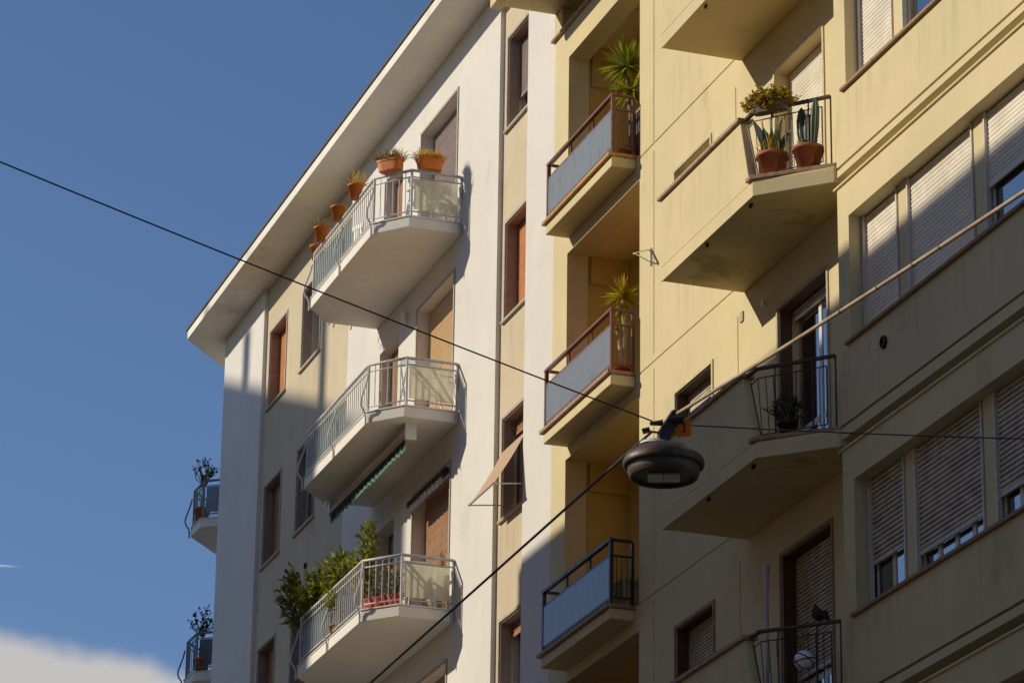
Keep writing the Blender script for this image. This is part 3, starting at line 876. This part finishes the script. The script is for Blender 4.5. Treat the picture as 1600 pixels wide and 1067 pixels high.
a, b = bush(700, .42, .24, .28, (.0, -.05, 1.20), .15, .044, 44, (0, 0, .3))
a2, b2 = bush(260, .15, .14, .32, (.25, .0, 1.58), .16, .044, 14, (.1, 0, .3))
obj('foliage', MB().add(a.v, a.f, True).add(a2.v, a2.f, True), L_OLEANDER, t); obj('stems', MB().add(b.v, b.f, True).add(b2.v, b2.f, True), BARK, t)
t = thing('oleander_shrub', 'small oleander sprig poking through the front bars of the lowest rounded balcony', 'shrub', (-51.9, -1.22, SZ))
a, b = bush(110, .16, .08, .16, (0, -.1, .62), .15, .032, 10, (0, .1, .2))
obj('pot', pot_round(.12, .09, .2), TERRA, t); obj('foliage', a, L_OLEANDER, t); obj('stems', b, BARK, t)
for i, (x, y, lab) in enumerate([(-50.05, -.83, 'red planter box behind the angled bars nearest the frosted end panel'), (-50.35, -1.08, 'red planter box at the corner bend of the lowest rounded balcony'),
                                 ]):
    t = thing('planter', lab, 'planter', (x, y, SZ + .05), radians(40), 'red planters on the lowest rounded balcony')
    obj('pot', pot_box(.42, .2, .18), REDPOT, t)
    obj('soil', MB().lathe([(0, 0), (.42, 0)], 16, (0, 0, .16), sx=.42, sy=.2), SOIL, t)
    a, b = bush(90, .2, .14, .2, (0, .05, .42), .09, .03, 12, (0, 0, .15))
    obj('plant', a, L_OLEANDER, t); obj('stems', b, BARK, t)
    f_ = MB()
    for k in range(26): f_.leaf((random.gauss(0, .14), random.gauss(.03, .06), random.uniform(.45, .68)), (random.gauss(0, 1), random.gauss(0, 1), .4), .06, .04)
    obj('flowers', f_, FLOWER, t)  # yellow flowers standing above the planter's leaves

# small trees on the end balconies
def on_end(s_, o_): q = Vector((-65, 0, 0)) + E_ * s_ + N_ * o_; return (q.x, q.y)
for z, s_, o_, lab, sc in [(22.88 + .2, 1.35, .98, 'small leafy tree above the upper corner balcony against the sky', 1.0), (19.7 + .2, 1.25, .80, 'small leafy tree above the lower corner balcony beside the wall edge', .95)]:
    x, y = on_end(s_, o_)
    t = thing('potted_tree', lab, 'potted tree', (x, y, z), 0, 'trees on the corner balconies')
    obj('pot', pot_round(.16, .12, .28), TERRA, t)
    obj('trunk', MB().tube([(0, 0, .2), (.02, .01, .6), (-.01, 0, 1.0)], [.018, .014, .008], 6), BARK, t)
    a, b = bush(170, .34, .30, .28, (-.06, 0, 1.12), .085, .05, 26, (0, 0, .75))
    obj('foliage', a, L_DARK, t); obj('stems', b, BARK, t)

# yuccas in the loggias
t = thing('yucca', 'large spiky yucca rising above the brown rail of the top loggia', 'yucca', (-42.35, .08, 21.10))
obj('pot', pot_round(.17, .13, .26), TERRA, t)
obj('trunk', MB().tube([(0, 0, .2), (.02, 0, .7), (-.04, -.02, 1.25), (-.05, -.03, 1.5)], [.045, .04, .035, .03], 8).tube([(.02, 0, .7), (.12, -.03, .95), (.17, -.04, 1.08)], [.03, .028, .024], 7), BARK, t)
b = MB(); rosette(b, (-.05, -.03, 1.55), 120, .47, .046, (-.75, 1.4), .10); rosette(b, (.17, -.04, 1.1), 46, .42, .045, (-.7, 1.1), .12)
obj('leaves', b, L_YUCCA, t)
t = thing('yucca', 'tall yucca with bare pale trunks in a red pot behind the middle loggia rail', 'yucca', (-42.42, .0, 17.91))
obj('pot', pot_round(.13, .10, .22), REDPOT, t)
obj('trunk', MB().tube([(0, 0, .18), (.06, 0, .5), (.0, .02, .8), (-.08, .03, 1.25)], [.034, .03, .026, .022], 8).tube([(.02, 0, .3), (-.10, -.02, .65), (-.14, -.02, .82)], [.028, .024, .02], 8), PALEBARK, t)
b = MB(); rosette(b, (-.08, .03, 1.33), 70, .34, .04, (-.6, 1.3), .08); rosette(b, (-.14, -.02, .86), 26, .22, .034, (-.6, 1.2), .1)
for k in range(26):
    a = random.uniform(0, 6.28); b.leaf((-.08, .03, 1.26), (cos(a) * .5, sin(a) * .5, -1), .3, .035, 0, 3)
obj('leaves', b, L_YUCCAY, t)

# sunlit angled balcony
FZ = 17.69 + .247
t = thing('potted_plant', 'terracotta pot of pale agave blades, nearer the solid parapet', 'potted plant', (-35.18, -.86, FZ))
obj('pot', pot_round(.185, .135, .30, .05), TERRA, t); obj('soil', MB().lathe([(0, 0), (.17, 0)], 16, (0, 0, .27)), SOIL, t)
b = MB(); rosette(b, (-.02, .0, .28), 14, .52, .12, (1.1, 1.5), .10)
obj('blades', b, L_AGAVE, t)
obj('plant', grass(80, .22, .2, .27, .12, .36, .3, .02), L_SHRUB, t)
t = thing('potted_plant', 'terracotta pot of tall upright cactus next to the window bay', 'potted plant', (-34.82, -.56, FZ))
obj('pot', pot_round(.175, .12, .29, .05), TERRA, t); obj('soil', MB().lathe([(0, 0), (.16, 0)], 16, (0, 0, .26)), SOIL, t)
b = MB()
def cactus(x, y, hgt, rr, lx=0.0):
    prof = []
    n = 20; vs = []; fs = []; lv = [(0, .55), (.15, .8), (.45, 1.0), (.75, .95), (.92, .6), (1, .12)]
    for tz, k in lv:
        for i in range(n):
            a = 2 * pi * i / n; q = rr * k * (1 + .22 * cos(5 * a)); vs.append((x + lx * tz + q * cos(a), y + q * sin(a) * .7, .24 + hgt * tz))
    for j in range(len(lv) - 1):
        for i in range(n): fs.append((j * n + i, j * n + (i + 1) % n, (j + 1) * n + (i + 1) % n, (j + 1) * n + i))
    fs.append(tuple(range((len(lv) - 1) * n, len(lv) * n))); b.add(vs, fs, True)
cactus(-.04, -.02, .62, .085, -.10); cactus(.02, .0, .48, .085, .0); cactus(.09, .02, .62, .065, .10); cactus(-.14, -.05, .24, .03); cactus(.02, -.1, .16, .05)
obj('cactus', b, L_CACT, t)
obj('plant', grass(30, .26, .22, .27, .06, .14, .4, .02), L_SHRUB, t)
t = thing('flower_box', 'dark trough of yellow leaved plants hung on the angled balcony rail', 'flower box', (-35.06, -.93, 18.73), radians(42))
obj('pot', pot_box(.50, .15, .10), BARK, t); obj('soil', MB().lathe([(0, 0), (.42, 0)], 16, (0, 0, .085), sx=.50, sy=.15), SOIL, t)
a, b = bush(1700, .38, .16, .15, (0, 0, .16), .06, .034, 110, (0, 0, .08))
obj('foliage', a, L_SHRUB, t); obj('stems', b, BARK, t)
t = thing('potted_plant', 'dark fine leaved plant behind the bars of the shaded balcony', 'potted plant', (-34.98, -.80, 14.47 + .247))
obj('pot', pot_round(.11, .08, .14), BLACKMETAL, t)
a, b = bush(420, .20, .18, .17, (0, 0, .30), .10, .018, 44, (0, 0, .12)); obj('foliage', a, L_DARK, t); obj('stems', b, BARK, t)

# ------------------------------------------------------------------ balcony furniture
def chair(loc, rz, label):
    t = thing('plastic_chair', label, 'chair', loc, rz, 'white plastic chairs on the balconies')
    obj('seat', MB().box(-.22, .22, -.22, .22, .40, .43), PLASTIC, t)
    bk = MB()
    for k in range(5): bk.box(-.2 + k * .09, -.15 + k * .09, .2, .225, .44, .82)
    bk.box(-.23, .23, .195, .23, .80, .88); obj('backrest', bk, PLASTIC, t)
    for sx in (-1, 1):
        for sy in (-1, 1): obj('leg', MB().bar((sx * .2, sy * .19, .40), (sx * .24, sy * .24, 0), .045, .045), PLASTIC, t)
        obj('armrest', MB().box(sx * .23 - .03, sx * .23 + .03, -.2, .2, .62, .645).bar((sx * .23, -.19, .62), (sx * .22, -.2, .43), .03, .03), PLASTIC, t)


chair((-50.05, -.50, 23.08), radians(100), 'white plastic chair seen blurred through the end panel of the top balcony')
chair((-52.6, -.75, 23.08), radians(200), 'white plastic chair behind the front bars of the top balcony')
chair((-53.6, -.8, 23.08), radians(170), 'white plastic chair at the far end of the top balcony')
chair((-50.05, -.48, 16.69), radians(80), 'white plastic chair seen as a shadow through the end panel of the lowest rounded balcony')
t = thing('drying_rack', 'white folding drying rack behind the end panel of the balcony with the green awning', 'drying rack', (-50.1, -.5, 19.9))
for yy in (-.3, .3): obj('frame', MB().bar((-.25, yy, 0), (.2, yy * .9, .85), .025, .025).bar((.25, yy, 0), (-.2, yy * .9, .85), .025, .025), PLASTIC, t); b = MB()
for k in range(6): b.tube([(-.2 + k * .08, -.32, .86), (-.2 + k * .08, .32, .86)], .008, 5)
obj('rails', b, PLASTIC, t)
t = thing('storage_box', 'buff lidded storage box behind the side bars of the shaded loggia', 'box', (-42.15, .05, 14.66))
obj('body', MB().box(-.16, .16, -.2, .2, 0, .34), CARD, t); obj('lid', MB().box(-.175, .175, -.215, .215, .341, .385), CARD, t)
t = thing('wooden_shelf', 'low slatted wooden shelf behind the side bars of the top loggia', 'shelf', (-42.2, .3, 21.1))
b = MB()
for k in range(6): b.box(-.22 + k * .08, -.18 + k * .08, -.2, -.18, .05, .75)
obj('slats', b, WOOD, t); obj('top', MB().box(-.26, .26, -.2, .2, .76, .80), CARD, t); b = MB()
for sx in (-.24, .24): b.box(sx - .02, sx + .02, -.17, .17, 0, .76)
obj('side_panel', b, WOOD, t)

t = thing('parasol_pole', 'white pole with a flared cap standing on the lowest angled balcony', 'pole', (-36.35, -.5, 11.6))
obj('pole', MB().tube([(0, 0, 0), (0, 0, 1.78)], .022, 12), POLEM, t)
obj('cap', MB().lathe([(.022, 1.70), (.034, 1.74), (.034, 1.80), (.026, 1.83), (.045, 1.97), (.047, 2.0), (0, 2.0)], 14), POLEM, t)
t = thing('garden_ornament', 'silver ball with dark bands hanging from the lowest angled balcony rail', 'ornament', (-34.80, -.72, 12.04))
obj('ball', MB().lathe([(.115 * sin(pi * k / 14), -.115 * cos(pi * k / 14)) for k in range(15)], 24), BALLM, t)
bands = MB()
for ang, ax in ((.25, 'X'), (1.1, 'Y'), (-.6, 'X')):
    Rm = Matrix.Rotation(ang, 3, ax); bands.tube([Rm @ Vector((.118 * cos(2 * pi * k / 28), .118 * sin(2 * pi * k / 28), 0)) for k in range(29)], .007, 5, False)
obj('bands', bands, BLACKMETAL, t); obj('cord', MB().tube([(0, 0, .1), (0, 0, .40)], .003, 4), BLACKMETAL, t)
lf = MB()
for k in range(22): lf.leaf((.06 + random.gauss(0, .05), random.gauss(0, .04), .26 + random.gauss(0, .05)), (random.gauss(0, 1), random.gauss(0, 1), random.gauss(0, 1)), .05, .02)
obj('foil_leaves', lf, GOLD, t)
t = thing('bird_decoy', 'black pointed bird shaped ornament perched on the lowest angled balcony rail', 'ornament', (-34.72, -.57, 12.475))
b = MB(); n_ = 10
for y in (-.035, .035): pass
bo = [(0, .0), (.05, .03), (.12, -.01), (.11, .06), (.09, .13), (.02, .14), (-.03, .21), (-.07, .14), (-.075, .06), (-.04, .02)]
vs = [(x * .4, x, z) for x, z in bo]; c_ = (0, 0, .08)
b.add(vs + [(.035, -.012, .08), (-.035, .012, .08)], [(i, (i + 1) % 10, 10) for i in range(10)] + [((i + 1) % 10, i, 11) for i in range(10)])
obj('body', b, BLACKMETAL, t)

# ------------------------------------------------------------------ awnings
t = thing('awning', 'rolled green awning with scalloped valance under the middle rounded balcony', 'awning', (-52.1, -.68, 19.5))
obj('cassette', MB().tube([(-2.1, 0, .03), (2.1, 0, .03)], .075, 14).box(-2.1, 2.1, -.10, -.05, -.05, -.01), STONE, t)
for sx in (-2.12, 2.12): obj('bracket', MB().lathe([(0, -.03), (.10, -.03), (.10, .03), (0, .03)], 18).v and MB().box(sx - .03, sx + .03, -.09, .09, -.06, .198), PLASTIC, t)
vl, ed = MB(), MB(); n = 132; xs = [-2.08 + 4.16 * k / n for k in range(n + 1)]
zl = [-.215 + .035 * abs(sin(k * pi / 6)) for k in range(n + 1)]
yw = [-.06 + .012 * sin(k * .9) for k in range(n + 1)]
for k in range(n):
    vl.quad((xs[k], yw[k], zl[k] + .03), (xs[k + 1], yw[k + 1], zl[k + 1] + .03), (xs[k + 1], -.07, -.04), (xs[k], -.07, -.04))
    ed.quad((xs[k], yw[k], zl[k] - .015), (xs[k + 1], yw[k + 1], zl[k + 1] - .015), (xs[k + 1], yw[k + 1], zl[k + 1] + .03), (xs[k], yw[k], zl[k] + .03))
for m_, q in ((GREENCLOTH, vl), (GREENEDGE, ed)): o = obj('valance' if m_ is GREENCLOTH else 'valance_trim', q, m_, t)
t = thing('awning', 'rolled brown awning with scalloped valance above the terracotta door shutter', 'awning', (-50.98, -.08, 18.98))
obj('cassette', MB().tube([(-.95, .02, .05), (.95, .02, .05)], .06, 12), BROWNCLOTH, t)
vl = MB(); n = 60
for k in range(n):
    a0, a1 = -.93 + 1.86 * k / n, -.93 + 1.86 * (k + 1) / n
    vl.quad((a0, -.05, -.19 + .035 * abs(sin(k * pi / 6))), (a1, -.05, -.19 + .035 * abs(sin((k + 1) * pi / 6))), (a1, -.045, .03), (a0, -.045, .03))
obj('valance', vl, BROWNCLOTH, t)
t = thing('awning', 'tan drop awning propped out from a window between the two facades', 'awning', (-47.12, 0, 18.58))
cl = MB(); nu, nv = 12, 10; vs = []
for j in range(nv + 1):
    q = j / nv
    for i in range(nu + 1):
        p_ = i / nu; sag = .035 * sin(pi * q) * (.6 + .4 * sin(pi * p_)) + .010 * sin(p_ * 19) * q
        vs.append((-.56 + 1.1 * p_, .06 - .50 * q + sag * .8, .02 - .88 * q - sag * .5))
cl.add(vs, [(j * (nu + 1) + i, j * (nu + 1) + i + 1, (j + 1) * (nu + 1) + i + 1, (j + 1) * (nu + 1) + i) for j in range(nv) for i in range(nu)], True)
obj('cloth', cl, TANCLOTH, t)
obj('front_bar', MB().tube([(-.58, -.445, -.865), (.56, -.445, -.865)], .016, 8), STONE, t)
for sx in (-.57, .55): obj('arm', MB().tube([(sx, -.44, -.865), (sx, .10, -.80)], .011, 6), PVC, t)
t = thing('wall_bracket', 'small white bracket on the yellow wall right of the loggias', 'bracket', (-41.33, 0, 19.40))
obj('plate', MB().box(-.02, .02, -.03, -.001, -.15, .1), PLASTIC, t)
obj('arm', MB().bar((0, -.02, .08), (.12, -.30, -.06), .05, .012).tube([(.12, -.30, -.06), (0, -.02, -.10)], .010, 5), PLASTIC, t)

# ------------------------------------------------------------------ hanging street lamp and wires
LX, LY, LZ = -23.0, -7.0, 9.93
lamp = thing('street_lamp', 'dark round street lamp hanging from crossed wires with an orange number plate', 'street lamp', (LX, LY, LZ))
obj('shade', MB().lathe([(0, .112), (.07, .11), (.15, .096), (.22, .066), (.272, .026), (.298, -.012), (.302, -.045), (.296, -.062), (.28, -.066)], 48), LAMPBODY, lamp)
obj('lower_ring', MB().lathe([(.272, -.062), (.266, -.078), (.266, -.10), (.254, -.142), (.243, -.152), (.233, -.15), (.231, -.135)], 48), LAMPBODY, lamp)
obj('reflector', MB().lathe([(.2305, -.136), (.19, -.134), (0, -.134)], 48), LAMPDARK, lamp)
for xa in (-.118, .003): obj('lens', MB().box(xa, xa + .115, -.09, .09, -.150, -.135), LAMPLENS, lamp, rz=radians(68))
hg = MB(); hg.box(-.035, .035, -.04, .04, .10, .20); hg.bar((0, 0, .19), (.02, .10, .36), .05, .09, (0, 1, 0)); hg.bar((-.02, -.02, .17), (-.05, .10, .30), .03, .05)
hg.tube([(.02, .03, .30), (.06, .13, .31)], .03, 10); hg.tube([(-.02, -.16, .20), (.0, -.11, .215)], .022, 10); hg.tube([(-.05, -.09, .28), (-.01, .0, .285)], [.014, .026], 8); hg.bar((0, -.13, .20), (0, .0, .20), .015, .012)
obj('hanger', hg, BLACKMETAL, lamp)
obj('canopy', MB().lathe([(.0, .15), (.05, .148), (.10, .125), (.115, .10)], 20, (-.02, -.07, 0)), PLASTIC, lamp)
pv = Vector((.055, .14, .235)); dirc = Vector((cos(YAW) * .98, -sin(YAW), -.05)).normalized()
ang = atan2(dirc.y, dirc.x) + pi / 2 - .35
plate = obj('number_plate', MB().box(-.056, .056, -.006, 0, -.062, .066), ORANGEPLATE, lamp, tuple(pv), ang)
fc = bpy.data.curves.new('numeral', 'FONT'); fc.body = '3'; fc.size = .105; fc.extrude = .001; fc.align_x = 'CENTER'; fc.align_y = 'CENTER'; fc.offset = .0012
fo = bpy.data.objects.new('numeral', fc); col.objects.link(fo)
dg = bpy.context.evaluated_depsgraph_get()
me = bpy.data.meshes.new_from_object(fo.evaluated_get(dg)); bpy.data.objects.remove(fo)
me.transform(Matrix.Translation((.0, -.0085, .0)) @ Matrix.Rotation(pi / 2, 4, 'X') @ Matrix.Diagonal((.72, 1, 1, 1)))
me.materials.clear(); me.materials.append(BLACKMETAL)
obj('numeral', me, BLACKMETAL, plate)


def wire(pts, rad, sag, n=24):
    out = []
    for a, c in zip(pts[:-1], pts[1:]):
        a, c = Vector(a), Vector(c)
        for k in range(n): t_ = k / n; q = a.lerp(c, t_); q.z -= sag * 4 * t_ * (1 - t_); out.append(q)
    out.append(Vector(pts[-1])); return MB().tube(out, rad, 8)


TOP = Vector((LX, LY, LZ + .29))
tag(obj('suspension_wire', wire([(-23.4, YO, 13.85), TOP + Vector((-.02, -.08, 0))], .0062, .12), CABLE), 'thin black wire running up left from the lamp across the sky', 'wire')
tag(obj('suspension_wire', wire([TOP + Vector((.03, .1, -.02)), (-26.3, -.41, 11.93)], .006, .03), CABLE), 'thin black wire running right from the lamp across the shaded bay windows', 'wire')
tag(obj('power_cable', wire([(-52, -7, 9.70), (-30.5, -7, 10.07), (-23.2, LY - .02, LZ + .27)], .0105, .0), CABLE), 'thick dark cable rising from the bottom edge to the lamp', 'cable')
cb = obj('power_cable', wire([(-22.92, LY + .08, LZ + .34), (-17.19, -7, 9.77), (-6, -7, 9.0)], .0135, .015), CABLETAN)
tag(cb, 'thick tan cable running from the lamp up to the right edge', 'cable')
for x in (-19.9, -19.3, -18.75, -18.35):
    t_ = (x + 22.92) / 5.73; z = LZ + .34 + (9.77 - LZ - .34) * t_ - .015 * 4 * t_ * (1 - t_)
    y = LY + .08 * (1 - t_)
    obj('tie', MB().tube([(x - .008, y, z), (x + .008, y, z)], .0152, 8).bar((x, y, z), (x + .008, y, z + .03), .005, .005), BLACKMETAL, cb)
